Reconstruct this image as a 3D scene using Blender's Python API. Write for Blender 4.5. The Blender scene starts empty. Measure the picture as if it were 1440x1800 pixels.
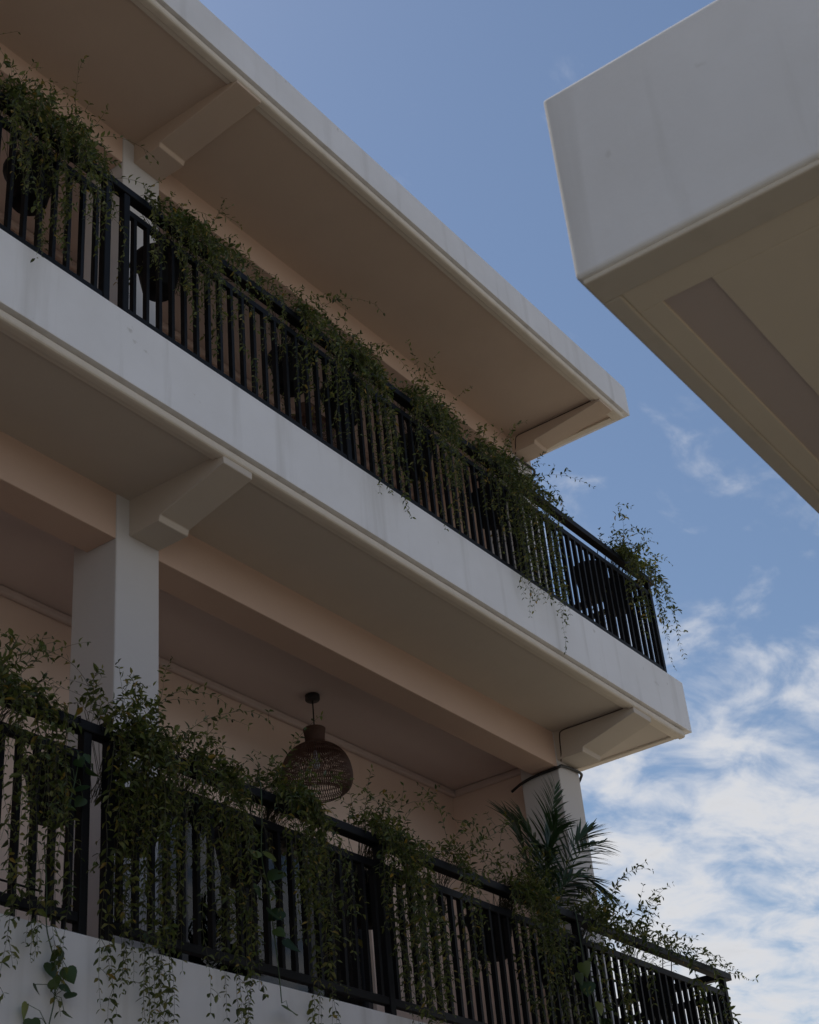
import bpy, bmesh, math, random
from mathutils import Vector, Matrix

random.seed(11)
S = bpy.context.scene
COL = S.collection
H = 1.6                      # eye height of the photographer above the pavement

# ------------------------------------------------------------------ camera
cam_d = bpy.data.cameras.new('camera')
cam = bpy.data.objects.new('camera', cam_d)
COL.objects.link(cam)
S.camera = cam
YAW, PITCH, ROLL, FPX = 0.994684783, 0.557408613, -0.101222056, 2703.43
fw = Vector((math.sin(YAW)*math.cos(PITCH), math.cos(YAW)*math.cos(PITCH), math.sin(PITCH)))
rt = Vector((math.cos(YAW), -math.sin(YAW), 0))
up = rt.cross(fw)
c_, s_ = math.cos(ROLL), math.sin(ROLL)
R_ = c_*rt + s_*up
U_ = -s_*rt + c_*up
mw = Matrix((R_, U_, -fw)).transposed().to_4x4()
mw.translation = Vector((0, 0, H))
cam.matrix_world = mw
cam_d.sensor_fit = 'VERTICAL'
cam_d.sensor_height = 36.0
cam_d.sensor_width = 36.0
cam_d.lens = FPX/1800*36
cam_d.clip_start = 0.05
cam_d.clip_end = 5000
cam_d.dof.use_dof = True
cam_d.dof.focus_distance = 10.0
cam_d.dof.aperture_fstop = 8.0

# ------------------------------------------------------------------ world, sun, exposure
SUN_EL, SUN_AZ = math.radians(62), math.radians(3.0)      # azimuth measured from +Y towards +X
w = bpy.data.worlds.new('World')
S.world = w
w.use_nodes = True
nt = w.node_tree
nt.nodes.clear()
N = lambda t: nt.nodes.new(t)
out = N('ShaderNodeOutputWorld'); bg = N('ShaderNodeBackground')
sky = N('ShaderNodeTexSky'); sky.sky_type = 'NISHITA'; sky.sun_disc = False
sky.sun_elevation = SUN_EL; sky.sun_rotation = SUN_AZ
sky.air_density = 1.1; sky.dust_density = 0.5; sky.ozone_density = 1.3; sky.altitude = 0
tc = N('ShaderNodeTexCoord')
sep = N('ShaderNodeSeparateXYZ')
nt.links.new(tc.outputs['Generated'], sep.inputs[0])
def wmath(op, a, b=None):
    n = N('ShaderNodeMath'); n.operation = op
    for i, v in enumerate((a, b)):
        if v is None: continue
        if isinstance(v, (int, float)): n.inputs[i].default_value = v
        else: nt.links.new(v, n.inputs[i])
    return n.outputs[0]
zc = wmath('ADD', wmath('MAXIMUM', sep.outputs['Z'], 0.0), 0.12)
cx = wmath('DIVIDE', sep.outputs['X'], zc); cy = wmath('DIVIDE', sep.outputs['Y'], zc)
comb = N('ShaderNodeCombineXYZ')
nt.links.new(cx, comb.inputs[0]); nt.links.new(cy, comb.inputs[1])
mp = N('ShaderNodeMapping'); mp.inputs['Location'].default_value = (12.4, -4.1, 2.0)
mp.inputs['Rotation'].default_value = (0, 0, 0.5)
mp.inputs['Scale'].default_value = (1.0, 1.35, 1)
nt.links.new(comb.outputs[0], mp.inputs[0])
n1 = N('ShaderNodeTexNoise'); n1.inputs['Scale'].default_value = 7.2; n1.inputs['Detail'].default_value = 10
n1.inputs['Roughness'].default_value = 0.58; n1.inputs['Distortion'].default_value = 0.35
n2 = N('ShaderNodeTexNoise'); n2.inputs['Scale'].default_value = 1.15; n2.inputs['Detail'].default_value = 3
nt.links.new(mp.outputs[0], n1.inputs['Vector']); nt.links.new(mp.outputs[0], n2.inputs['Vector'])
# cloud bank thickens towards the horizon, as a broken layer does in perspective
cov = N('ShaderNodeMapRange'); cov.interpolation_type = 'SMOOTHSTEP'
cov.inputs['From Min'].default_value = 0.56; cov.inputs['From Max'].default_value = 0.25
cov.inputs['To Min'].default_value = -0.18; cov.inputs['To Max'].default_value = 0.16
nt.links.new(sep.outputs['Z'], cov.inputs['Value'])
dens = wmath('ADD', wmath('ADD', n1.outputs['Fac'], wmath('MULTIPLY', wmath('SUBTRACT', n2.outputs['Fac'], 0.5), 0.30)), cov.outputs[0])
cr = N('ShaderNodeMapRange'); cr.interpolation_type = 'SMOOTHSTEP'
cr.inputs['From Min'].default_value = 0.39; cr.inputs['From Max'].default_value = 0.76
cr.inputs['To Min'].default_value = 0.0; cr.inputs['To Max'].default_value = 1.0
nt.links.new(dens, cr.inputs['Value'])
# denser cloud is slightly greyer below
ccol = N('ShaderNodeMapRange'); ccol.inputs['From Min'].default_value = 0.55; ccol.inputs['From Max'].default_value = 0.95
ccol.inputs['To Min'].default_value = 1.0; ccol.inputs['To Max'].default_value = 0.82
nt.links.new(dens, ccol.inputs['Value'])
cc = N('ShaderNodeCombineXYZ')
CLOUD = 7.4
nt.links.new(wmath('MULTIPLY', ccol.outputs[0], CLOUD*0.97), cc.inputs[0])
nt.links.new(wmath('MULTIPLY', ccol.outputs[0], CLOUD*0.985), cc.inputs[1])
nt.links.new(wmath('MULTIPLY', ccol.outputs[0], CLOUD*1.03), cc.inputs[2])
mx = N('ShaderNodeMix'); mx.data_type = 'RGBA'
nt.links.new(cr.outputs[0], mx.inputs['Factor'])
nt.links.new(sky.outputs[0], mx.inputs[6]); nt.links.new(cc.outputs[0], mx.inputs[7])
nt.links.new(mx.outputs[2], bg.inputs['Color'])
bg.inputs['Strength'].default_value = 0.12
nt.links.new(bg.outputs[0], out.inputs[0])

sd = bpy.data.lights.new('sun', 'SUN'); sun = bpy.data.objects.new('sun', sd); COL.objects.link(sun)
sd.energy = 3.0; sd.angle = math.radians(0.5); sd.color = (1, 0.95, 0.87)
sdir = Vector((math.sin(SUN_AZ)*math.cos(SUN_EL), math.cos(SUN_AZ)*math.cos(SUN_EL), math.sin(SUN_EL)))
sun.rotation_euler = sdir.to_track_quat('Z', 'Y').to_euler()
sun.location = (0, 0, 40)

S.render.engine = 'CYCLES'
S.view_settings.view_transform = 'Standard'
S.view_settings.look = 'None'
S.view_settings.gamma = 1
S.view_settings.use_curve_mapping = False
S.view_settings.exposure = -0.2
S.cycles.max_bounces = 8
S.cycles.diffuse_bounces = 6

# ------------------------------------------------------------------ materials
def new_mat(name):
    m = bpy.data.materials.new(name); m.use_nodes = True
    t = m.node_tree
    return m, t, t.nodes['Principled BSDF']
def lk(t, a, b): t.links.new(a, b)
def plaster(name, col, rough=0.75, streak=0.0, bump=0.25, mottled=0.10, spots=0.0):
    m, t, p = new_mat(name)
    tc = t.nodes.new('ShaderNodeTexCoord')
    n = t.nodes.new('ShaderNodeTexNoise'); n.inputs['Scale'].default_value = 1.7; n.inputs['Detail'].default_value = 8
    n.inputs['Roughness'].default_value = 0.6
    lk(t, tc.outputs['Object'], n.inputs['Vector'])
    r = t.nodes.new('ShaderNodeMapRange'); r.inputs['From Min'].default_value = 0.3; r.inputs['From Max'].default_value = 0.7
    r.inputs['To Min'].default_value = 1-mottled; r.inputs['To Max'].default_value = 1.0
    lk(t, n.outputs['Fac'], r.inputs['Value'])
    fac = r.outputs[0]
    def mul(a, b):
        q = t.nodes.new('ShaderNodeMath'); q.operation = 'MULTIPLY'; lk(t, a, q.inputs[0]); lk(t, b, q.inputs[1]); return q.outputs[0]
    if streak:
        mp = t.nodes.new('ShaderNodeMapping'); mp.inputs['Scale'].default_value = (6.5, 6.5, 0.5)
        lk(t, tc.outputs['Object'], mp.inputs[0])
        n3 = t.nodes.new('ShaderNodeTexNoise'); n3.inputs['Scale'].default_value = 1.0; n3.inputs['Detail'].default_value = 6
        lk(t, mp.outputs[0], n3.inputs['Vector'])
        r3 = t.nodes.new('ShaderNodeMapRange'); r3.inputs['From Min'].default_value = 0.54; r3.inputs['From Max'].default_value = 0.80
        r3.inputs['To Min'].default_value = 1.0; r3.inputs['To Max'].default_value = 1-streak
        lk(t, n3.outputs['Fac'], r3.inputs['Value'])
        fac = mul(fac, r3.outputs[0])
    if spots:
        n4 = t.nodes.new('ShaderNodeTexNoise'); n4.inputs['Scale'].default_value = 7.5; n4.inputs['Detail'].default_value = 4
        lk(t, tc.outputs['Object'], n4.inputs['Vector'])
        r4 = t.nodes.new('ShaderNodeMapRange'); r4.inputs['From Min'].default_value = 0.71; r4.inputs['From Max'].default_value = 0.76
        r4.inputs['To Min'].default_value = 1.0; r4.inputs['To Max'].default_value = 1-spots
        lk(t, n4.outputs['Fac'], r4.inputs['Value'])
        fac = mul(fac, r4.outputs[0])
    rgb = t.nodes.new('ShaderNodeMix'); rgb.data_type = 'RGBA'
    rgb.inputs[6].default_value = (col[0]*0.42, col[1]*0.39, col[2]*0.33, 1); rgb.inputs[7].default_value = (*col, 1)
    lk(t, fac, rgb.inputs['Factor'])
    lk(t, rgb.outputs[2], p.inputs['Base Color'])
    p.inputs['Roughness'].default_value = rough
    p.inputs['Specular IOR Level'].default_value = 0.25
    nb = t.nodes.new('ShaderNodeTexNoise'); nb.inputs['Scale'].default_value = 30; nb.inputs['Detail'].default_value = 6
    lk(t, tc.outputs['Object'], nb.inputs['Vector'])
    nb2 = t.nodes.new('ShaderNodeTexNoise'); nb2.inputs['Scale'].default_value = 3.0; nb2.inputs['Detail'].default_value = 2
    lk(t, tc.outputs['Object'], nb2.inputs['Vector'])
    ad = t.nodes.new('ShaderNodeMath'); ad.operation = 'MULTIPLY_ADD'; ad.inputs[1].default_value = 6.0
    lk(t, nb2.outputs['Fac'], ad.inputs[0]); lk(t, nb.outputs['Fac'], ad.inputs[2])
    b = t.nodes.new('ShaderNodeBump'); b.inputs['Strength'].default_value = bump; b.inputs['Distance'].default_value = 0.004
    lk(t, ad.outputs[0], b.inputs['Height']); lk(t, b.outputs[0], p.inputs['Normal'])
    return m
def simple(name, col, rough=0.5, metal=0.0, var=0.15, scale=14.0, spec=0.5, bump=0.0):
    m, t, p = new_mat(name)
    tc = t.nodes.new('ShaderNodeTexCoord')
    n = t.nodes.new('ShaderNodeTexNoise'); n.inputs['Scale'].default_value = scale; n.inputs['Detail'].default_value = 6
    lk(t, tc.outputs['Object'], n.inputs['Vector'])
    x = t.nodes.new('ShaderNodeMix'); x.data_type = 'RGBA'
    x.inputs[6].default_value = (*[c*(1-var) for c in col], 1); x.inputs[7].default_value = (*[c*(1+var) for c in col], 1)
    lk(t, n.outputs['Fac'], x.inputs['Factor']); lk(t, x.outputs[2], p.inputs['Base Color'])
    p.inputs['Roughness'].default_value = rough; p.inputs['Metallic'].default_value = metal
    p.inputs['Specular IOR Level'].default_value = spec
    if bump:
        b = t.nodes.new('ShaderNodeBump'); b.inputs['Strength'].default_value = bump; b.inputs['Distance'].default_value = 0.002
        lk(t, n.outputs['Fac'], b.inputs['Height']); lk(t, b.outputs[0], p.inputs['Normal'])
    return m
def leaf_mat(name, stops, rough=0.42, trans=0.30, obj_rand=False):
    m, t, p = new_mat(name)
    g = t.nodes.new('ShaderNodeNewGeometry')
    cr = t.nodes.new('ShaderNodeValToRGB')
    e = cr.color_ramp.elements
    e[0].position, e[0].color = stops[0][0], (*stops[0][1], 1)
    e[1].position, e[1].color = stops[-1][0], (*stops[-1][1], 1)
    for pos, c in stops[1:-1]:
        k = e.new(pos); k.color = (*c, 1)
    oi = t.nodes.new('ShaderNodeObjectInfo')
    lk(t, oi.outputs['Random'] if obj_rand else g.outputs['Random Per Island'], cr.inputs[0])
    lk(t, cr.outputs[0], p.inputs['Base Color'])
    p.inputs['Roughness'].default_value = rough
    p.inputs['Specular IOR Level'].default_value = 0.4
    tr = t.nodes.new('ShaderNodeBsdfTranslucent')
    lk(t, cr.outputs[0], tr.inputs['Color'])
    mxs = t.nodes.new('ShaderNodeMixShader'); mxs.inputs[0].default_value = trans
    lk(t, p.outputs[0], mxs.inputs[1]); lk(t, tr.outputs[0], mxs.inputs[2])
    lk(t, mxs.outputs[0], t.nodes['Material Output'].inputs[0])
    return m

M = {}
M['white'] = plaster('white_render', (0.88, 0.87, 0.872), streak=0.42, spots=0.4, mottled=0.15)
M['white_roof'] = plaster('white_roof_render', (0.82, 0.81, 0.82), streak=0.34, spots=0.4, mottled=0.18)
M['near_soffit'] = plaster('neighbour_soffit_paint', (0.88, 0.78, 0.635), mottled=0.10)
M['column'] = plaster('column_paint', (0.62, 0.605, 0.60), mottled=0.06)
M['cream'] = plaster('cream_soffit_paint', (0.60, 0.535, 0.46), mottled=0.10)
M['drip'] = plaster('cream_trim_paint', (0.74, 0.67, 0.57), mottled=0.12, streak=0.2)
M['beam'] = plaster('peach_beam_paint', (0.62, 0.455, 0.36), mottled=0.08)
M['wall'] = plaster('warm_wall_paint', (0.84, 0.69, 0.60), mottled=0.08)
M['ceiling'] = plaster('ceiling_paint', (0.66, 0.56, 0.52), mottled=0.06)
M['floor'] = simple('terracotta_floor', (0.40, 0.24, 0.15), 0.5, scale=3)
M['black'] = simple('black_metal_paint', (0.006, 0.006, 0.007), 0.55, 0.0, 0.3, 20, 0.18, bump=0.2)
M['pot'] = simple('black_plastic_pot', (0.007, 0.007, 0.008), 0.6, 0, 0.3, 10, 0.2)
M['soil'] = simple('potting_soil', (0.04, 0.028, 0.018), 0.95, 0, 0.4, 60)
M['rattan'] = simple('brown_rattan', (0.078, 0.037, 0.024), 0.6, 0, 0.35, 40, bump=0.3)
M['cable'] = simple('black_cable', (0.015, 0.014, 0.014), 0.55)
M['thinwire'] = simple('brown_wire', (0.06, 0.035, 0.025), 0.6)
M['stem'] = simple('vine_stem', (0.075, 0.07, 0.035), 0.7, 0, 0.4, 25)
M['palmstem'] = simple('palm_stalk', (0.05, 0.085, 0.03), 0.5)
M['leaf'] = leaf_mat('vine_leaf', [(0.0, (0.045, 0.062, 0.016)), (0.45, (0.10, 0.128, 0.028)), (0.8, (0.17, 0.190, 0.044)),
                                  (0.95, (0.22, 0.21, 0.055)), (1.0, (0.36, 0.23, 0.04))], 0.34, 0.38)
M['palm'] = leaf_mat('palm_leaf', [(0, (0.026, 0.055, 0.022)), (1, (0.06, 0.105, 0.035))], 0.36, 0.25)
M['pothos'] = leaf_mat('pothos_leaf', [(0, (0.03, 0.06, 0.018)), (0.6, (0.06, 0.10, 0.025)), (0.8, (0.10, 0.15, 0.035)), (1, (0.24, 0.27, 0.06))], 0.4, 0.3, True)
M['curtain'] = simple('pale_curtain', (0.50, 0.55, 0.62), 0.9, 0, 0.08, 6)
M['frame'] = simple('door_frame_paint', (0.03, 0.03, 0.035), 0.4)
def glass_mat():
    m, t, p = new_mat('window_glass')
    tr = t.nodes.new('ShaderNodeBsdfTransparent'); tr.inputs[0].default_value = (0.82, 0.86, 0.9, 1)
    gl = t.nodes.new('ShaderNodeBsdfGlossy'); gl.inputs['Roughness'].default_value = 0.02
    f = t.nodes.new('ShaderNodeFresnel'); f.inputs[0].default_value = 1.5
    mxs = t.nodes.new('ShaderNodeMixShader'); lk(t, f.outputs[0], mxs.inputs[0])
    lk(t, tr.outputs[0], mxs.inputs[1]); lk(t, gl.outputs[0], mxs.inputs[2])
    lk(t, mxs.outputs[0], t.nodes['Material Output'].inputs[0]); return m
M['glass'] = glass_mat()
def ground_mat():
    m = plaster('warm_paving', (0.43, 0.375, 0.28), 0.85, 0, 0.4, 0.3)
    return m
M['ground'] = ground_mat()
M['bounce_warming'] = plaster('bounce_warming_render', (0.21, 0.135, 0.085), 0.85, mottled=0.25)  # made-up terracotta tone, dims and warms light reaching the facade
M['bounce_cutting'] = simple('bounce_cutting_dark', (0.07, 0.068, 0.065), 0.9, 0, 0.3, 4)  # dark tone put on unseen roof tops to cut bounced sunlight
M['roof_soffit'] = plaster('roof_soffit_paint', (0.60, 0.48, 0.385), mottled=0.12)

# ------------------------------------------------------------------ helpers
WO = {}                                      # world position of each object's origin
def tag(o, label=None, cat=None, group=None, kind=None):
    if label: o['label'] = label
    if cat: o['category'] = cat
    if group: o['group'] = group
    if kind: o['kind'] = kind
    return o
def thing(name, loc, label, cat, group=None):
    o = bpy.data.objects.new(name, None); COL.objects.link(o)
    o.empty_display_size = 0.1
    o.location = (loc[0], loc[1], loc[2]+H); WO[o] = Vector(o.location)
    return tag(o, label, cat, group)
def mesh_obj(name, bm, mat, parent=None, smooth=False, kind=None):
    """bm is in scene coordinates, z measured from eye level."""
    off = WO[parent] if parent else Vector((0, 0, 0))
    bmesh.ops.translate(bm, verts=bm.verts, vec=Vector((0, 0, H))-off)
    me = bpy.data.meshes.new(name); bm.to_mesh(me); bm.free()
    if smooth:
        for p in me.polygons: p.use_smooth = True
    for m in (mat if isinstance(mat, list) else [mat]): me.materials.append(m)
    o = bpy.data.objects.new(name, me); COL.objects.link(o)
    if parent: o.parent = parent
    WO[o] = off
    if kind: o['kind'] = kind
    return o
def bx(bm, x0, x1, y0, y1, z0, z1, bev=0.0, seg=1):
    vs = [bm.verts.new(p) for p in ((x0,y0,z0),(x1,y0,z0),(x1,y1,z0),(x0,y1,z0),(x0,y0,z1),(x1,y0,z1),(x1,y1,z1),(x0,y1,z1))]
    fs = [bm.faces.new([vs[i] for i in q]) for q in ((3,2,1,0),(4,5,6,7),(0,1,5,4),(1,2,6,5),(2,3,7,6),(3,0,4,7))]
    if bev:
        es = list({e for f in fs for e in f.edges})
        bmesh.ops.bevel(bm, geom=es, offset=bev, segments=seg, affect='EDGES', profile=0.5)
    return bm
def box(name, mat, parent, *a, bev=0.006, seg=2):
    return mesh_obj(name, bx(bmesh.new(), *a, bev=bev, seg=seg), mat, parent)
def prism_x(bm, prof, x0, x1):
    """extrude a closed (y, z) outline along X"""
    a = [bm.verts.new((x0, y, z)) for y, z in prof]; b = [bm.verts.new((x1, y, z)) for y, z in prof]
    n = len(prof)
    for i in range(n): bm.faces.new((a[i], a[(i+1) % n], b[(i+1) % n], b[i]))
    bm.faces.new(a[::-1]); bm.faces.new(b)
    bmesh.ops.recalc_face_normals(bm, faces=bm.faces)
    return bm
def tube(bm, pts, r, n=5, taper=1.0):
    pts = [Vector(p) for p in pts]; rings = []
    ref = Vector((0.31, 0.23, 0.92))
    for i, p in enumerate(pts):
        t = (pts[min(i+1, len(pts)-1)]-pts[max(i-1, 0)])
        t = t.normalized() if t.length > 1e-9 else Vector((0, 0, 1))
        a = t.cross(ref)
        if a.length < 1e-3: a = t.cross(Vector((1, 0, 0)))
        a.normalize(); b = t.cross(a)
        rr = r*(1+(taper-1)*i/max(1, len(pts)-1))
        rings.append([bm.verts.new(p+a*rr*math.cos(2*math.pi*k/n)+b*rr*math.sin(2*math.pi*k/n)) for k in range(n)])
    for u, v in zip(rings, rings[1:]):
        for k in range(n): bm.faces.new((u[k], u[(k+1) % n], v[(k+1) % n], v[k]))
    if n > 2:
        bm.faces.new(rings[0][::-1]); bm.faces.new(rings[-1])
    return bm
def lathe(bm, prof, cx, cy, n=32, close=False):
    rings = [[bm.verts.new((cx+r*math.cos(2*math.pi*k/n), cy+r*math.sin(2*math.pi*k/n), z)) for k in range(n)] for r, z in prof]
    for u, v in zip(rings, rings[1:]):
        for k in range(n): bm.faces.new((u[k], u[(k+1) % n], v[(k+1) % n], v[k]))
    if close: bm.faces.new(rings[0][::-1]); bm.faces.new(rings[-1])
    bmesh.ops.recalc_face_normals(bm, faces=bm.faces)
    return bm
def smooth_path(pts, n=8):
    """Catmull-Rom through the points"""
    P = [Vector(p) for p in pts]; P = [2*P[0]-P[1]]+P+[2*P[-1]-P[-2]]; o = []
    for i in range(1, len(P)-2):
        for k in range(n):
            t = k/n; a, b, c, d = P[i-1:i+3]
            o.append(0.5*((2*b)+(c-a)*t+(2*a-5*b+4*c-d)*t*t+(3*b-a-3*c+d)*t**3))
    o.append(P[-2]); return o

# ------------------------------------------------------------------ ground
g = bmesh.new(); s = 1500
vs = [g.verts.new(p) for p in ((-s,-s,-H),(s,-s,-H),(s,s,-H),(-s,s,-H))]; g.faces.new(vs)
tag(mesh_obj('ground', g, M['ground']), kind='structure')

# ------------------------------------------------------------------ main building
XL, XR = -7.0, 11.9
F2, F3 = 2.145, 5.82                      # finished floor levels above eye height
bld = thing('balcony_building', (3, 8, -H), 'white three storey building with deep planted balconies and flat overhanging roof', 'building')
def slab(name, x1, y0, zb, zt, mat, drop=0.07, soff='cream'):
    sl = box(name, mat, bld, XL, x1, y0, 15.0, zb, zt, bev=0.004)
    gr = bmesh.new()
    bx(gr, XL, x1-0.16, y0+0.10, y0+0.13, zb-0.018, zb+0.002)
    mesh_obj('shadow_groove', gr, M['drip'], sl)
    d = bmesh.new()                        # rounded drip moulding along the front
    pr = [(y0+0.13, zb-0.014), (y0+0.036, zb-0.014), (y0+0.026, zb-0.020), (y0+0.026, zb-drop+0.022), (y0+0.030, zb-drop+0.010), (y0+0.038, zb-drop+0.003), (y0+0.052, zb-drop), (y0+0.085, zb-drop), (y0+0.095, zb-drop+0.012), (y0+0.13, zb-drop+0.014)]
    prism_x(d, pr, XL, x1-0.105)
    mesh_obj('drip_moulding', d, M['drip'], sl)
    e = bmesh.new(); bx(e, x1-0.175, x1-0.105, y0+0.131, 14.9, zb-drop+0.012, zb+0.002, bev=0.006)
    mesh_obj('end_moulding', e, M['drip'], sl)
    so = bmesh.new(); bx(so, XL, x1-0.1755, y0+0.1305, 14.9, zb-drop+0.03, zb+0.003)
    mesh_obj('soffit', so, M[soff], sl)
    return sl
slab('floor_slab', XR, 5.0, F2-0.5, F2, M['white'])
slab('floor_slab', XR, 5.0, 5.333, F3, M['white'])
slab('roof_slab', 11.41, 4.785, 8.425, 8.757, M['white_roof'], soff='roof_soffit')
for z, x1 in ((F2, 11.88), (F3, 11.88)):
    box('floor_finish', M['floor'], bld, XL+0.1, x1-0.05, 5.12, 7.07, z+0.002, z+0.014, bev=0)
box('sky_blocking_tower', M['column'], bld, -6.9, 0.45, 2.2, 4.77, -H, 9.3, bev=0.01)  # unseen tower added to block sky light from the left
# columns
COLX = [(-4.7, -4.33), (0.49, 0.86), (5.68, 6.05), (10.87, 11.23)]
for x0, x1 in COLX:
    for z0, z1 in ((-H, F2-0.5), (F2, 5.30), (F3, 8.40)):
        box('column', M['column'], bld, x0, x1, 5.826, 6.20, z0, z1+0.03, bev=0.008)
# longitudinal edge beams
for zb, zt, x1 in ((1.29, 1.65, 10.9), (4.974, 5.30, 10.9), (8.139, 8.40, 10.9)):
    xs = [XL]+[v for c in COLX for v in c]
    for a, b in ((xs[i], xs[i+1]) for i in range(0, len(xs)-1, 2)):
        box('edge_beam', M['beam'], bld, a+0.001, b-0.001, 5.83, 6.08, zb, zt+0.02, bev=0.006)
# cantilever beams: tapered to the slab edge with a haunch at the column
def cant(x0, x1, y0, zh, zs, zt, top, mat='cream'):
    b = bmesh.new()
    prism_x(b, [(5.828, zh), (5.575, zh), (5.565, zs), (y0, zt), (y0, top), (5.828, top)], x0, x1)
    bmesh.ops.bevel(b, geom=list(b.edges), offset=0.004, segments=1, affect='EDGES')
    mesh_obj('cantilever_beam', b, M[mat], bld)
for k, (x0, x1) in enumerate(COLX):
    a, b = (x1-0.265, x1-0.005) if k < 3 else (x0+0.005, x0+0.31)
    cant(a, b, 5.132, 1.36, 1.40, 1.54, 1.62)
    cant(a, b, 5.042, 5.037, 5.077, 5.218, 5.30)
    cant(a, b if k < 3 else 11.11, 4.828, 8.207, 8.245, 8.336, 8.395, 'roof_soffit')
# loggia walls, ceilings, doors
def loggia(z0, z1, zc, glazed):
    YW = 7.09
    dx0, dx1, dz = 6.95, 9.75, z0+2.12
    box('wall', M['wall'], bld, XL, dx0, YW, YW+0.15, z0, z1, bev=0)
    box('wall', M['wall'], bld, dx1, 11.15, YW, YW+0.15, z0, z1, bev=0)
    box('wall', M['wall'], bld, dx0+0.0005, dx1-0.0005, YW+0.0005, YW+0.15, dz, z1, bev=0)
    box('side_wall', M['wall'], bld, 11.15, 11.226, 6.203, 14.8, z0, z1, bev=0)
    box('sky_blocking_partition', M['wall'], bld, 0.60, 0.74, 5.10, 5.825, z0+0.002, z1-0.04, bev=0.004)  # unseen partitions added to block sky light along the loggia
    box('sky_blocking_partition', M['wall'], bld, 0.60, 0.74, 6.201, 7.089, z0+0.002, zc-0.001, bev=0)
    box('ceiling', M['ceiling'], bld, XL, 11.148, 6.083, YW-0.001, zc, zc+0.04, bev=0)
    for n_, a in (('crown_moulding', (XL, 11.148, YW-0.055, YW-0.0015, zc-0.06, zc-0.0008)), ('crown_moulding', (11.095, 11.1485, 6.205, YW-0.056, zc-0.06, zc-0.0008))):
        b = bx(bmesh.new(), *a, bev=0.018, seg=3); mesh_obj(n_, b, M['ceiling'], bld)
    # sliding glass door
    d = box('glass_door', M['frame'], bld, dx0, dx1, YW+0.03, YW+0.10, dz-0.07, dz-0.001, bev=0.003)
    n = 4; wd = (dx1-dx0)/n
    for i in range(n+1):
        xx = min(max(dx0+i*wd, dx0+0.03), dx1-0.03)
        box('door_stile', M['frame'], d, xx-0.029, xx+0.029, YW+0.032, YW+0.098, z0+0.02, dz-0.071, bev=0.003)
    for i in range(n):
        box('pane', M['glass'], d, dx0+i*wd+0.031, dx0+(i+1)*wd-0.031, YW+0.06, YW+0.068, z0+0.02, dz-0.072, bev=0)
        cb = bmesh.new(); pts = []
        m_ = 60
        for k in range(m_+1):
            x = dx0+i*wd+0.03+(wd-0.06)*k/m_
            y = YW+0.24+0.02*math.sin(k*0.55+i)+0.006*math.sin(k*0.21+2)
            pts.append((cb.verts.new((x, y, z0+0.03)), cb.verts.new((x, y, dz-0.02))))
        for (p, q), (r_, s2) in zip(pts, pts[1:]): cb.faces.new((p, r_, s2, q))
        mesh_obj('curtain', cb, M['curtain'], d, smooth=True)
loggia(F2, 5.30, 5.20, True)
loggia(F3, 8.41, 8.36, True)
box('wall', M['wall'], bld, XL, 11.15, 7.09, 7.24, -H, F2-0.52, bev=0)
box('rear_wall', M['wall'], bld, XL, 11.2, 14.6, 14.8, -H, 8.42, bev=0)

# ------------------------------------------------------------------ neighbouring roof corner
nb = thing('neighbouring_house', (6, -3, -H), 'pale neighbouring house whose thick eaves corner juts overhead against the sky', 'building')
NX, NY, NZ, NT = 2.69, 1.20, 2.43, 3.055
box('eaves_slab', M['white'], nb, NX, 16.0, -9.0, NY, NZ, NT, bev=0.012, seg=3)
# underside: a raised rim, then a soffit with a long recessed slot
box('eaves_rim', M['drip'], nb, NX+0.012, NX+0.112, -8.9, NY-0.012, NZ-0.016, NZ+0.001, bev=0.006)
box('eaves_rim', M['drip'], nb, NX+0.1125, 15.9, NY-0.062, NY-0.012, NZ-0.016, NZ+0.001, bev=0.006)
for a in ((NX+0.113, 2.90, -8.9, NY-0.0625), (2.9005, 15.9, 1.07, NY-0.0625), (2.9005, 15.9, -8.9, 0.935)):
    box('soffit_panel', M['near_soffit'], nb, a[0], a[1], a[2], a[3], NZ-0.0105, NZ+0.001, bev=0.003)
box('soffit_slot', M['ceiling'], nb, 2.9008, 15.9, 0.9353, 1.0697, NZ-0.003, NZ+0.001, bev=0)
box('bounce_cutting_cover', M['bounce_cutting'], nb, NX+0.25, 15.75, -8.75, NY-0.25, NT+0.001, NT+0.02, bev=0.003)  # unseen top, darkened to cut sunlight bouncing onto the soffits
box('wall', M['bounce_warming'], nb, 4.2, 15.5, -8.5, -0.9, -H, NZ-0.002, bev=0.01)  # unseen house body, terracotta tone added to warm the bounced light
box('sky_blocking_storey', M['bounce_warming'], nb, 4.2, 15.5, -8.5, -1.2, NT+0.021, 5.2, bev=0.01)  # unseen upper storey added to block low sky from the facade
box('sky_blocking_roof', M['bounce_cutting'], nb, 4.0, 15.7, -8.7, -1.0, 5.201, 5.4, bev=0.01)  # unseen lid of the added light-blocking storey

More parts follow.
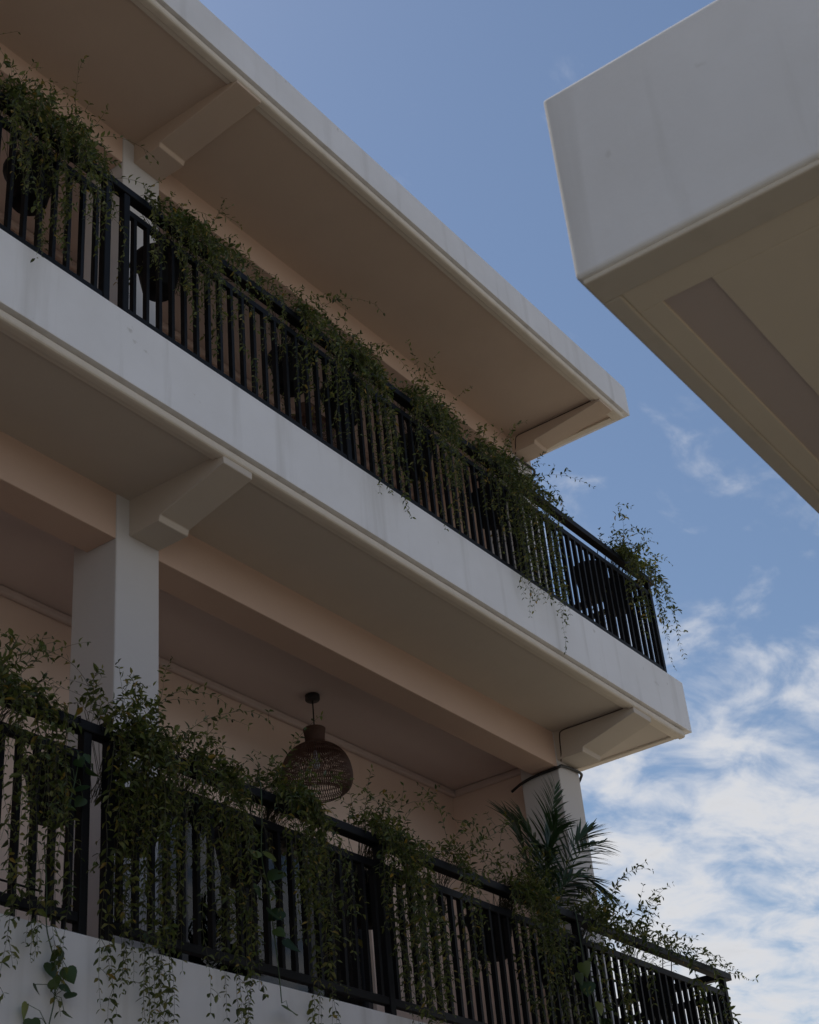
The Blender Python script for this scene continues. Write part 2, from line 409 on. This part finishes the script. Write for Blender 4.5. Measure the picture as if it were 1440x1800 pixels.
# ------------------------------------------------------------------ railings
bal_me = {}
def railing(fl, posts, lift, label, cap_z, gate=None):
    r = thing('balcony_railing', (8, 5.03, fl), label, 'railing', 'black metal balcony railings')
    zt = fl+cap_z
    cap = mesh_obj('top_rail', bx(bmesh.new(), -1.0, 11.70, 4.993, 5.062, zt-0.055, zt, bev=0.006, seg=2), M['black'], r)
    mesh_obj('top_rail', bx(bmesh.new(), 11.56, 11.63, 5.0625, 8.4, zt-0.055, zt, bev=0.006, seg=2), M['black'], r)
    xs = [-1.0]+[v for p in posts for v in p]
    for x0, x1 in posts:
        mesh_obj('post', bx(bmesh.new(), x0, x1, 5.0, 5.05, fl-0.001, zt-0.0555, bev=0.004), M['black'], r)
    z1, z0 = zt-0.157, zt-0.205            # second rail
    zb1, zb0 = fl+lift+0.045, fl+lift
    key = round(z0-zb1, 4)
    def bal(x, y, rot=False):
        k = (key, rot)
        wx, wy = (0.024, 0.032) if not rot else (0.032, 0.024)
        if k not in bal_me:
            b = bx(bmesh.new(), -wx/2, wx/2, -wy/2, wy/2, 0, key)
            me = bpy.data.meshes.new('baluster'); b.to_mesh(me); b.free(); me.materials.append(M['black']); bal_me[k] = me
        o = bpy.data.objects.new('baluster', bal_me[k]); COL.objects.link(o); o.parent = r
        o.location = Vector((x, y, zb1+H))-WO[r]
    edges = [(-1.0, posts[0][0])]+[(posts[i][1], posts[i+1][0]) for i in range(len(posts)-1)]
    for a, b in edges:
        if b-a < 0.12: continue
        mesh_obj('second_rail', bx(bmesh.new(), a+0.0005, b-0.0005, 5.008, 5.042, z0, z1, bev=0.003), M['black'], r)
        mesh_obj('bottom_rail', bx(bmesh.new(), a+0.0005, b-0.0005, 5.006, 5.044, zb0, zb1, bev=0.003), M['black'], r)
        n = max(1, round((b-a)/0.107)); st = (b-a)/n
        for i in range(n):
            x = a+st*(i+0.5)
            if x > 1.2: bal(x, 5.025)
    # return along the end of the balcony
    for y0, y1 in ((5.0505, 6.6), (6.65, 8.35)):
        mesh_obj('second_rail', bx(bmesh.new(), 11.573, 11.607, y0, y1, z0, z1, bev=0.003), M['black'], r)
        mesh_obj('bottom_rail', bx(bmesh.new(), 11.572, 11.608, y0, y1, zb0, zb1, bev=0.003), M['black'], r)
        mesh_obj('post', bx(bmesh.new(), 11.565, 11.615, y1+0.0005, y1+0.0495, fl-0.001, zt-0.0555, bev=0.004), M['black'], r)
        n = round((y1-y0)/0.107); st = (y1-y0)/n
        for i in range(n): bal(11.59, y0+st*(i+0.5), True)
    if gate:
        for x in gate:
            mesh_obj('foot', bx(bmesh.new(), x-0.009, x+0.009, 5.016, 5.034, fl-0.001, fl+lift+0.07, bev=0.002), M['black'], r)
        mesh_obj('tie_wire', tube(bmesh.new(), [(3.2, 5.003, fl+0.145), (4.47, 5.003, fl+0.142)], 0.005, 6), M['black'], r)
    return r
up_posts = [(2.45, 2.50), (4.74, 4.79), (4.893, 4.943), (7.01, 7.06), (9.27, 9.32), (11.565, 11.615)]
lo_posts = [(2.41, 2.46), (4.69, 4.74), (4.85, 4.90), (7.01, 7.06), (9.27, 9.32), (11.545, 11.595)]
railing(F3, up_posts, -0.001, 'black metal railing of slim upright bars on the top floor balcony', 0.98)
railing(F2, lo_posts, 0.05, 'black metal railing of slim upright bars on the balcony with the rattan lamp', 1.027, gate=(4.33, 4.45, 4.56, 4.62))

# ------------------------------------------------------------------ rattan pendant lamps
def lamp(x, y, zc, drop, label):
    L = thing('pendant_lamp', (x, y, zc), label, 'lamp', 'rattan pendant lamps')
    mesh_obj('ceiling_rose', lathe(bmesh.new(), [(0.001, zc-0.05), (0.052, zc-0.05), (0.058, zc-0.042), (0.058, zc-0.006), (0.054, zc), (0.001, zc)], x, y, 28), M['cable'], L, True)
    mesh_obj('cord', tube(bmesh.new(), [(x, y, zc-0.05), (x+0.004, y, zc-drop-0.18)], 0.0055, 8), M['cable'], L)
    t = zc-drop
    prof = [(0.083, 0), (0.076, -0.05), (0.073, -0.10), (0.082, -0.125), (0.13, -0.148), (0.185, -0.185), (0.228, -0.235), (0.255, -0.295),
            (0.268, -0.36), (0.270, -0.41), (0.264, -0.45), (0.247, -0.485), (0.220, -0.51), (0.185, -0.53)]
    pp = smooth_path([(r, 0, z) for r, z in prof], 4)
    sh = bmesh.new()
    nr = 92
    for k in range(nr):
        a = 2*math.pi*k/nr
        for tw in (0.55, -0.55):
            pts = []
            for i, q in enumerate(pp):
                f = i/len(pp); aa = a+tw*max(0, f-0.25)
                pts.append((x+(q.x+0.0015*(1 if tw > 0 else -1))*math.cos(aa), y+(q.x+0.0015*(1 if tw > 0 else -1))*math.sin(aa), t+q.z))
            tube(sh, pts, 0.0030, 3)
    shade = mesh_obj('lamp_shade', sh, M['rattan'], L)
    hp = bmesh.new()
    for i, q in enumerate(pp):
        if i > 12 and i % 5 and i < len(pp)-3: continue
        dense = 1 if i > 12 else 3
        for j in range(dense):
            zz = t+q.z-j*0.0045
            ring = [(x+q.x*math.cos(2*math.pi*k/40), y+q.x*math.sin(2*math.pi*k/40), zz) for k in range(41)]
            tube(hp, ring, 0.0032, 4)
    mesh_obj('hoop_weave', hp, M['rattan'], shade)
    mesh_obj('neck_band', lathe(bmesh.new(), [(0.080, t-0.002), (0.074, t-0.05), (0.071, t-0.10), (0.080, t-0.122), (0.12, t-0.142), (0.117, t-0.146), (0.076, t-0.126), (0.068, t-0.10), (0.071, t-0.05), (0.076, t-0.002)], x, y, 40), M['rattan'], shade, True)
    mesh_obj('bulb', lathe(bmesh.new(), [(0.001, t-0.33), (0.022, t-0.32), (0.03, t-0.295), (0.022, t-0.265), (0.014, t-0.24), (0.014, t-0.18), (0.001, t-0.178)], x, y, 16), M['curtain'], L, True)
lamp(8.634, 6.68, 5.20, 0.29, 'bottle shaped brown rattan pendant lamp hanging above the lower planted railing')
lamp(8.80, 6.70, 8.36, 0.29, 'brown rattan pendant lamp half hidden behind the top floor railing bars')

# ------------------------------------------------------------------ cables
def cable(name, pts, r, label, mat, n=10):
    o = mesh_obj(name, tube(bmesh.new(), smooth_path(pts, n), r, 6), mat, None, True)
    return tag(o, label, 'cable')
for zz, zb, lab in ((5.0, 4.974, 'lower'), (8.17, 8.139, 'upper')):
    what = 'round the corner column beside the palm' if lab == 'lower' else 'round the top floor corner column under the roof'
    cable('power_cable', [(10.858, 6.30, zb-0.085), (10.852, 6.19, zb-0.045), (10.85, 6.06, zb-0.022), (10.85, 5.92, zb-0.016), (10.853, 5.812, zb-0.012), (10.90, 5.811, zb+0.012),
                    (11.05, 5.811, zz+0.008), (11.235, 5.811, zz+0.012), (11.29, 5.85, zz-0.01), (11.295, 5.90, zz-0.06), (11.245, 5.93, zz-0.11)], 0.013,
          'thick black cable sagging '+what, M['cable'])
    tip = 5.135 if lab == 'lower' else 4.92
    top = 5.287 if lab == 'lower' else 8.379
    cable('thin_wire', [(10.89, 5.80, zz+0.02), (10.874, 5.78, zz+0.09), (10.874, 5.77, top-0.05), (10.874, 5.74, top-0.006), (10.874, 5.6, top-0.004), (10.874, (5.6+tip)/2, top-0.005), (10.874, tip, top-0.004)], 0.0055,
          ('thin brown wire clipped along the end beam below the top floor balcony' if lab == 'lower' else 'thin brown wire clipped along the end beam under the roof'), M['thinwire'])
cable('spare_cable_loop', [(10.90, 5.806, 4.995), (11.06, 5.806, 5.003), (11.24, 5.806, 5.012), (11.275, 5.84, 4.99), (11.28, 5.88, 4.95), (11.242, 5.92, 4.90)], 0.005,
      'slim black cable looped against the corner column beside the palm', M['cable'])

# ------------------------------------------------------------------ pots
def pot(x, fl, zr, r, label, y=5.225):
    P = thing('hanging_pot', (x, y, fl+zr-0.30), label, 'plant pot', 'black pots hung inside the railings')
    z = fl+zr
    mesh_obj('body', lathe(bmesh.new(), [(0.001, z-0.28), (r*0.60, z-0.28), (r*0.66, z-0.268), (r*0.93, z-0.05), (r*1.0, z-0.042), (r*1.03, z-0.02), (r*1.03, z-0.004), (r*1.0, z), (r*0.93, z-0.004), (r*0.90, z-0.04), (0.001, z-0.045)], x, y, 24), M['pot'], P, True)
    mesh_obj('soil', lathe(bmesh.new(), [(0.001, z-0.03), (r*0.6, z-0.026), (r*0.9, z-0.036)], x, y, 16), M['soil'], P, True)
    zc = fl+(0.98 if fl == F3 else 1.027)
    for s_ in (-0.07, 0.07):
        mesh_obj('hook', tube(bmesh.new(), [(x+s_, y-r*0.8, z-0.01), (x+s_, 5.075, zc-0.03), (x+s_, 5.068, zc+0.004), (x+s_, 5.03, zc+0.007), (x+s_, 4.99, zc+0.004), (x+s_, 4.985, zc-0.03)], 0.004, 5), M['pot'], P)

# ------------------------------------------------------------------ trailing vines
UP = Vector((0, 0, 1))
class Fol:
    def __init__(self): self.v = []; self.f = []; self.st = bmesh.new(); self.n = 0
    def leaf(self, p, d, nrm, L, W):
        d = d.normalized(); s = d.cross(nrm)
        if s.length < 1e-4: s = d.cross(Vector((0.7, 0.1, 0.3)))
        s.normalize(); n = s.cross(d)
        k = len(self.v)
        fold = W*random.uniform(0.1, 0.5); cur = L*random.uniform(-0.02, 0.22)
        self.v += [p, p+d*L*0.38+s*W*0.5+n*fold, p+d*L*0.42, p+d*L*0.38-s*W*0.5+n*fold,
                   p+d*L*0.72+s*W*0.36+n*(fold*0.7-cur*0.4), p+d*L*0.72-s*W*0.36+n*(fold*0.7-cur*0.4), p+d*L-n*cur]
        self.f += [(k, k+1, k+2), (k, k+2, k+3), (k+1, k+4, k+6, k+2), (k+2, k+6, k+5, k+3)]
        self.n += 1
    def out(self, parent, mat, name='foliage'):
        me = bpy.data.meshes.new(name); off = Vector((0, 0, H))-WO[parent]
        me.from_pydata([tuple(v+off) for v in self.v], [], self.f); me.update()
        me.materials.append(mat)
        o = bpy.data.objects.new(name, me); COL.objects.link(o); o.parent = parent; WO[o] = WO[parent]; o['kind'] = 'stuff'
        mesh_obj('stems', self.st, M['stem'], parent, kind='stuff')

def rv(a=1.0): return Vector((random.uniform(-a, a), random.uniform(-a, a), random.uniform(-a, a)))
def strand(F, p, d, length, grav, wig, zc, side, leafL=0.04, gap=0.024, bare=0.0, r=0.0016, flo=-9, depth=0):
    """grow a stem from p along d; side -1 keeps it outside the railing once it drops below the cap, +1 inside"""
    p = Vector(p); d = Vector(d).normalized(); step = 0.022; pts = [p.copy()]
    yo = 4.972-abs(random.gauss(0, 0.035))
    drift = rv(wig*0.5); n = int(length/step); alt = random.random()*6.28; acc = 0
    for i in range(n):
        if i % 6 == 0: drift = rv(wig)
        d = (d+Vector((0, 0, -grav))+drift*0.35).normalized()
        q = p+d*step
        if q.z < zc+0.012:
            if side < 0:
                if q.y > 4.972:
                    if p.z >= zc: q.z = max(q.z, zc+0.012); d.z = max(d.z, -0.1); d.y = min(d.y, -0.25); d.normalize()
                    else: q.y = max(yo, q.y-0.01) if q.y < 5.0 else 4.968; d.y = min(d.y, 0)
            else:
                if q.y < 5.075: q.y = 5.08; d.y = max(d.y, 0)
        if q.z < flo: break
        if depth == 0 and i > 4 and random.random() < 0.085:
            bd = (d*0.6+rv(0.9)+Vector((0, -0.3, 0.15)))
            strand(F, p, bd, random.uniform(0.05, 0.20), grav*0.9, wig, zc, side, leafL*random.uniform(0.8, 1.15), gap, 0, r*0.8, flo, 1)
        p = q; pts.append(p.copy())
        acc += step
        if acc >= gap*random.uniform(0.7, 1.5) and i*step > bare:
            acc = 0; alt += 2.4+random.uniform(-0.5, 0.5)
            tp = 1-0.45*i/n
            a = d.cross(UP)
            if a.length < 0.1: a = d.cross(Vector((math.cos(alt), math.sin(alt), 0)))
            a.normalize(); b = d.cross(a)
            for s_ in ((alt, alt+math.pi) if random.random() < 0.75 else (alt,)):
                o = a*math.cos(s_)+b*math.sin(s_)
                ld = (o*0.9+d*0.55+Vector((0, 0, random.uniform(-0.35, 0.12)))+rv(0.25)).normalized()
                L = leafL*tp*random.uniform(0.65, 1.25)
                F.leaf(p+rv(0.002), ld, (UP*0.7+Vector((0, -0.25, 0))+rv(0.6)).normalized(), L, L*random.uniform(0.32, 0.50))
    if len(pts) > 2: tube(F.st, pts[::2] if len(pts) > 6 else pts, r, 3, 0.5)

def vine(x, fl, width, nh, nb, nt, hang, label, zr=0.83, drops=(), up=0.28, leafL=0.042, inside=4, tend=()):
    zc = fl+(0.98 if fl == F3 else 1.027)
    V = thing('trailing_vine', (x, 5.2, fl+zr-0.04), label, 'vine', 'vines trailing over the railings')
    F = Fol()
    def start(dx):
        # from the soil up to just over the cap; returns the point where it crosses the rail
        a = (x+random.uniform(-0.1, 0.1), 5.2+random.uniform(-0.07, 0.07), fl+zr-0.03)
        b = (x+dx, 5.02+random.uniform(-0.02, 0.06), zc+random.uniform(0.012, 0.07))
        m = ((a[0]+b[0])/2, 5.13, (a[2]+b[2])/2+0.05)
        tube(F.st, smooth_path([a, m, b], 3), 0.0018, 3)
        return b
    nh = int(nh*(1.45 if fl == F3 else 0.95)); nb = int(nb*(1.15 if fl == F3 else 0.9)); leafL *= 1.16; hang *= 1.5 if fl == F3 else 1.15
    width *= 0.86 if fl == F2 else 1.25
    g = lambda: max(-1.25, min(1.25, random.gauss(0, 0.55)))*width
    ropes = [g() for _ in range(max(3, int(width*16)))]
    for i in range(nh):                                   # curtains of hanging stems, gathered into ropes
        b = start(random.choice(ropes)+random.gauss(0, 0.022) if random.random() < 0.8 else g())
        L = hang*random.choice((0.3, 0.45, 0.6, 0.8, 1.0))*random.uniform(0.75, 1.25)
        strand(F, b, (random.uniform(-0.5, 0.5), -1, random.uniform(0.0, 0.7)), L, random.uniform(0.16, 0.34), 0.28, zc, -1, leafL*random.uniform(0.8, 1.1), random.uniform(0.022, 0.034), flo=fl-0.0 if False else -9)
    for i in range(nb):                                   # bushy growth on the rail
        b = start(g())
        strand(F, b, (random.uniform(-0.9, 0.9), random.uniform(-0.7, 0.5), random.uniform(0.4, 1.2)), random.uniform(0.10, up), random.uniform(0.05, 0.16), 0.35, zc, -1 if random.random() < 0.7 else 1, leafL, 0.022)
    for i in range(nt):                                   # long arching shoots
        b = start(g())
        strand(F, b, (random.uniform(-0.5, 0.7), random.uniform(-0.5, 0.1), 1.1), random.uniform(0.35, 0.7), random.uniform(0.05, 0.09), 0.2, zc, -1, leafL, 0.03)
    for i in range(inside):                               # a few behind the bars
        a = (x+g()*0.8, 5.2, fl+zr)
        strand(F, a, (random.uniform(-0.4, 0.4), random.uniform(-0.2, 0.3), 0.2), random.uniform(0.3, 0.7), 0.3, 0.3, zc, 1, leafL, 0.028)
    for dx, L in drops:                                   # single long runners that reach past the slab edge
        for j in range(2):
            b = (x+dx+random.uniform(-0.03, 0.03), 5.02, zc+0.02); start(dx)
            strand(F, b, (0.02, -1, 0.1), L*random.uniform(0.8, 1.05), 0.4, 0.2, zc, -1, leafL*random.uniform(0.85, 1.2), 0.028, bare=0.0)
    for dx, vec, L, gr in tend:
        b = start(dx)
        strand(F, b, vec, L, gr, 0.08, zc, -1, leafL*0.95, 0.03)
    F.out(V, M['leaf'])
    return V

U = F3; Lw = F2
PU = [(4.35, 0.72), (5.42, 0.74), (6.72, 0.70), (7.30, 0.72), (8.20, 0.72), (9.25, 0.74), (10.86, 0.72), (11.32, 0.74)]
upl = ['above the paired posts of the top floor railing', 'just past the paired posts of the top floor railing', 'behind bare bars midway along the top floor railing',
       'beside the middle post of the top floor railing', 'between middle post and corner column on the top floor', 'in front of the top floor corner column',
       'behind bare bars near the end of the top floor railing', 'at the outer corner of the top floor railing']
for (x, zr), l in zip(PU, upl):
    pot(x, U, zr+0.13, 0.155, 'black pot hung '+l)
vine(4.32, U, 0.36, 34, 34, 5, 0.75, 'thick green vine with tall shoots '+upl[0], zr=0.72, up=0.42, drops=((-0.02, 1.02),), tend=((0.22, (0.5, -0.4, 1.2), 0.62, 0.085), (-0.1, (0.05, 0, 1.0), 0.4, 0.01)))
pot(3.52, U, 0.85, 0.155, 'black pot on the top floor, beyond the tall shooted vine from the column')
vine(3.55, U, 0.30, 26, 24, 3, 0.6, 'green vine on the top floor rail, beyond the tall shooted vine from the column', zr=0.72, up=0.3)
vine(5.55, U, 0.36, 34, 36, 2, 0.62, 'dense bright vine '+upl[1], zr=0.74, up=0.24, drops=((-0.50, 0.75), (-0.45, 0.6)))
vine(6.62, U, 0.26, 15, 22, 4, 0.6, 'loose green vine '+upl[2], zr=0.70, up=0.26, drops=((-0.08, 0.9),))
vine(7.20, U, 0.24, 18, 26, 2, 0.75, 'dense green vine '+upl[3], zr=0.72, up=0.24, drops=((0.14, 1.35), (0.10, 1.1), (0.17, 1.2)))
vine(8.10, U, 0.34, 26, 32, 5, 0.7, 'bushy green vine '+upl[4], zr=0.72, up=0.36, drops=((0.2, 0.9),))
vine(9.20, U, 0.34, 34, 36, 4, 0.85, 'thick hanging vine '+upl[5], zr=0.74, up=0.30, drops=((-0.05, 1.35), (0.18, 1.5), (0.16, 1.3), (0.45, 1.5), (0.43, 1.3), (0.30, 0.9)), tend=((0.25, (0.9, -0.25, 0.55), 0.75, 0.045), (0.3, (1.0, -0.1, 0.1), 0.4, 0.03)))
vine(11.27, U, 0.26, 14, 40, 4, 0.65, 'bushy vine with glossy leaves '+upl[7], zr=0.74, up=0.36, leafL=0.05, drops=((-0.1, 0.75), (0.28, 0.7)))

PL = [(4.72, 0.83), (5.25, 0.80), (6.05, 0.82), (7.20, 0.82), (8.50, 0.86), (9.30, 0.80), (10.75, 0.82)]
lol = ['left of the paired posts of the lower balcony railing', 'right of the paired posts of the lower balcony railing', 'under the lower rattan lamp',
       'beside the middle post of the lower balcony railing', 'beside the palm on the lower balcony', 'below the corner column of the lower balcony', 'near the outer corner of the lower balcony railing']
lol[0] = 'by the raised panel, against the paired posts of the lower balcony railing'
lol[1] = 'in front of the square white column on the lower balcony'
for (x, zr), l in zip(PL, lol):
    pot(x, Lw, zr+0.05, 0.155 if x != 8.5 else 0.165, 'black pot hung '+l)
vine(4.20, Lw, 0.16, 22, 26, 4, 0.7, 'green vine draped over the raised panel of the lower balcony railing', up=0.36, drops=((0.22, 1.2), (0.30, 1.4), (0.12, 1.55), (0.02, 1.5), (0.16, 1.4)), leafL=0.045)
vine(5.02, Lw, 0.30, 34, 32, 6, 1.0, 'tall leafy vine '+lol[1], up=0.40, zr=0.80, drops=((-0.12, 1.5), (0.02, 1.55), (0.08, 1.5), (0.14, 1.5), (-0.2, 1.5), (-0.05, 1.6), (0.11, 1.6), (0.05, 1.55), (-0.15, 1.55)), leafL=0.045, tend=((-0.18, (-0.5, -0.1, 1.0), 0.75, 0.06), (-0.05, (0.08, 0, 1.0), 0.42, 0.0)))
vine(5.50, Lw, 0.22, 26, 22, 3, 0.95, 'green vine with yellowing leaves between the white column and the lower lamp', up=0.3, drops=((-0.02, 1.4), (0.1, 1.5), (0.13, 1.55), (0.07, 1.5), (0.16, 1.5)), leafL=0.042, zr=0.80)
vine(6.20, Lw, 0.30, 40, 44, 3, 0.85, 'lush green vine '+lol[2], up=0.26, zr=0.82, drops=((0.05, 1.45), (0.2, 1.45), (0.08, 1.5)), tend=((-0.1, (0.35, 0.15, 1.1), 0.62, 0.07), (0.15, (0.3, 0.1, 1.0), 0.5, 0.06)))
vine(7.12, Lw, 0.32, 46, 50, 3, 1.0, 'lush dark vine '+lol[3], up=0.28, zr=0.82, drops=((0.05, 1.15), (0.2, 1.1), (0.3, 1.2)))
vine(7.85, Lw, 0.22, 8, 14, 5, 0.8, 'sparse feathery vine between the lower middle post and the palm', up=0.34, zr=0.82, drops=((-0.1, 1.0),))
vine(8.60, Lw, 0.36, 46, 46, 4, 1.0, 'heavy hanging vine '+lol[4], up=0.30, zr=0.86, drops=((0.1, 1.1),))
vine(9.55, Lw, 0.24, 22, 30, 2, 0.8, 'rounded leafy vine '+lol[5], up=0.28, zr=0.80, leafL=0.05, tend=((0.02, (0.15, 0, 1.1), 0.35, 0.0),))
vine(10.35, Lw, 0.42, 9, 12, 6, 0.5, 'wiry vine running along the top rail '+lol[6], up=0.3, zr=0.82, leafL=0.05, drops=((0.5, 0.8), (0.9, 0.6)),
     tend=((0.3, (1.0, -0.15, 0.5), 0.9, 0.028), (0.4, (1.0, 0.0, 0.55), 0.95, 0.032), (0.75, (1.0, -0.1, 0.75), 0.95, 0.05), (-0.2, (1.0, -0.1, 0.5), 0.7, 0.03), (0.1, (1, -0.2, 0.4), 0.6, 0.03)))

# ------------------------------------------------------------------ pothos with large heart-shaped leaves
def heart_mesh():
    n = 9; L = []
    outline = [(0.0, 0.0), (0.16, -0.10), (0.36, -0.07), (0.47, 0.10), (0.44, 0.34), (0.30, 0.62), (0.12, 0.88), (0.0, 1.05)]
    v = []; f = []
    mid = [(0, y, 0) for y in (0.0, 0.02, 0.10, 0.22, 0.40, 0.64, 0.88, 1.05)]
    for (x, y), m in zip(outline, mid):
        v += [(x, y, 0.10*x/0.47-0.10*max(0, y)**2), (0, m[1], -0.10*max(0, m[1])**2), (-x, y, 0.10*x/0.47-0.10*max(0, y)**2)]
    for i in range(7):
        a = i*3; b = a+3
        f += [(a, b, b+1, a+1), (a+1, b+1, b+2, a+2)]
    me = bpy.data.meshes.new('heart_leaf'); me.from_pydata(v, [], f); me.update()
    for p in me.polygons: p.use_smooth = True
    me.materials.append(M['pothos']); return me
HM = heart_mesh()
def pothos(x, y, z, label, leaves, runner):
    P = thing('pothos_plant', (x, y, z), label, 'plant')
    st = bmesh.new(); tube(st, smooth_path(runner, 6), 0.003, 5)
    for (lx, ly, lz, size, rz, tilt) in leaves:
        near = min(runner, key=lambda q: (q[0]-lx)**2+(q[2]-lz)**2)
        tube(st, [near, ((near[0]+lx)/2, (near[1]+ly)/2-0.01, (near[2]+lz)/2+0.02), (lx, ly, lz)], 0.0018, 4)
        o = bpy.data.objects.new('leaf', HM); COL.objects.link(o); o.parent = P
        o.location = Vector((lx, ly, lz+H))-WO[P]
        o.scale = (size, size, size)
        o.rotation_euler = (math.pi/2+math.pi+tilt, random.uniform(-0.6, 0.6), rz)
    mesh_obj('vine_stem', st, M['palmstem'], P)
def rl(x, z, y0=4.955): return None
lv = []
def scatter(pts, y, smin, smax):
    o = []
    for px, pz in pts:
        o.append((px, y+random.uniform(-0.03, 0.01), pz, random.uniform(smin, smax), random.uniform(-1.2, 1.2), random.uniform(-0.9, 0.3)))
    return o
pothos(5.93, 4.96, 2.78, 'variegated pothos with big yellow green heart leaves below the lower lamp',
       scatter([(5.96, 2.80), (5.84, 2.78), (5.80, 2.70), (5.98, 2.66), (5.93, 2.60), (5.86, 2.60), (6.02, 2.72), (5.90, 2.49), (6.0, 2.50), (5.97, 2.40), (6.05, 2.36), (6.04, 2.02)], 4.95, 0.065, 0.105),
       [(5.95, 5.06, 3.12), (5.93, 4.975, 3.20), (5.92, 4.96, 3.0), (5.90, 4.955, 2.78), (5.94, 4.955, 2.6), (5.97, 4.955, 2.42), (6.0, 4.955, 2.2), (6.02, 4.96, 2.04)])
pothos(4.62, 4.96, 2.9, 'small pothos with round green leaves beside the pot at the raised panel',
       scatter([(4.60, 2.93), (4.66, 2.90), (4.55, 2.88), (4.70, 2.93), (4.52, 2.80), (4.62, 2.80), (4.58, 2.74), (4.66, 2.76), (4.55, 2.69), (4.68, 2.98)], 4.96, 0.05, 0.085),
       [(4.68, 5.12, 2.97), (4.64, 5.0, 3.0), (4.62, 4.965, 2.92), (4.60, 4.96, 2.82), (4.57, 4.96, 2.70), (4.55, 4.96, 2.62)])
pothos(4.46, 4.96, 2.05, 'long pothos runner with broad leaves hanging down the white slab edge',
       scatter([(4.38, 2.08), (4.52, 2.10), (4.55, 2.03), (4.50, 1.97), (4.58, 1.96), (4.56, 1.89), (4.60, 1.86), (4.50, 1.90), (4.40, 1.86), (4.38, 1.78), (4.57, 1.78), (4.40, 1.72)], 4.965, 0.05, 0.08),
       [(4.45, 4.98, 2.50), (4.46, 4.965, 2.3), (4.47, 4.965, 2.12), (4.52, 4.965, 1.98), (4.53, 4.965, 1.84), (4.50, 4.965, 1.70)])
pothos(9.35, 4.96, 2.7, 'pothos with dark broad leaves below the corner column of the lower balcony',
       scatter([(9.12, 2.72), (9.18, 2.80), (9.22, 2.68), (9.30, 2.55), (9.36, 2.46), (9.28, 2.44), (9.40, 2.56), (9.2, 2.5)], 4.95, 0.08, 0.12),
       [(9.2, 5.06, 3.10), (9.2, 4.97, 3.19), (9.2, 4.955, 2.95), (9.22, 4.955, 2.7), (9.30, 4.955, 2.5), (9.35, 4.955, 2.4)])

# ------------------------------------------------------------------ palm
palm = thing('areca_palm', (9.75, 5.48, F2+0.014), 'feathery dark green palm standing in front of the corner column', 'palm')
pb = lathe(bmesh.new(), [(0.001, F2+0.016), (0.13, F2+0.016), (0.17, F2+0.33), (0.185, F2+0.335), (0.185, F2+0.36), (0.165, F2+0.36), (0.16, F2+0.32), (0.001, F2+0.315)], 9.75, 5.48, 28)
mesh_obj('planter', pb, M['pot'], palm, True)
def leaflet_mesh():
    v = []; f = []
    for i, (t, wd) in enumerate(((0, 0.25), (0.2, 0.9), (0.5, 1.0), (0.8, 0.55), (1.0, 0.03))):
        dz = -0.16*t*t
        v += [(-wd*0.034, t, dz+0.014*wd), (0, t, dz), (wd*0.034, t, dz+0.014*wd)]
        if i:
            a = (i-1)*3; f += [(a, a+1, a+4, a+3), (a+1, a+2, a+5, a+4)]
    me = bpy.data.meshes.new('leaflet'); me.from_pydata(v, [], f); me.update(); me.materials.append(M['palm']); return me
LM = leaflet_mesh()
fr = [  # tip, droop of the tip
    ((10.02, 5.35, 4.36), 0.03), ((9.35, 5.45, 4.04), 0.12), ((10.60, 5.25, 4.02), 0.12), ((10.45, 5.4, 3.66), 0.14), ((9.40, 5.2, 3.72), 0.12),
    ((10.10, 5.15, 3.98), 0.10), ((9.85, 5.6, 4.20), 0.06), ((10.28, 5.65, 3.82), 0.10), ((9.62, 5.18, 3.95), 0.10), ((10.2, 5.1, 3.5), 0.14)]
for tip, dr in fr:
    base = Vector((9.75+random.uniform(-0.05, 0.05), 5.48+random.uniform(-0.05, 0.05), F2+0.32))
    tip = Vector(tip); tip.x = 9.66+(tip.x-9.75)*(0.82 if tip.x > 9.75 else 0.95); base.x -= 0.06
    crown = Vector((9.70+random.uniform(-0.06, 0.06), 5.46, 3.32+random.uniform(-0.1, 0.12)))
    mid = crown.lerp(tip, 0.55)+Vector((0, 0, dr+0.05))
    pts = smooth_path([base, base.lerp(crown, 0.55)+rv(0.02), crown, mid, tip], 9)
    fo = mesh_obj('frond', tube(bmesh.new(), pts, 0.008, 5, 0.2), M['palmstem'], palm)
    st = 17; nn = len(pts)-st
    for i in range(st, len(pts)):
        t = (i-st)/nn
        d = (pts[min(i+1, len(pts)-1)]-pts[i-1]).normalized()
        a = d.cross(Vector((0.1, -0.6, 0.8))); a.normalize()
        for s_ in (-1, 1):
            for sub in (0, 0.5):
                o = bpy.data.objects.new('leaflet', LM); COL.objects.link(o); o.parent = fo
                yv = (a*s_*(1.0-0.55*t)+d*(0.55+0.75*t)+Vector((0, 0, -0.12))+rv(0.10)).normalized()
                xv = yv.cross(Vector((rv(0.2))+Vector((0, -0.5, 0.8)))).normalized(); zv = xv.cross(yv)
                L = (0.24*math.sin(math.pi*min(1, 0.2+0.74*t))+0.07)*random.uniform(0.85, 1.1)
                m4 = Matrix((xv*L*1.2, yv*L, zv*L)).transposed().to_4x4()
                pp_ = pts[i]-d*sub*0.025
                m4.translation = Vector((pp_.x, pp_.y, pp_.z+H))-WO[palm]
                o.matrix_local = m4
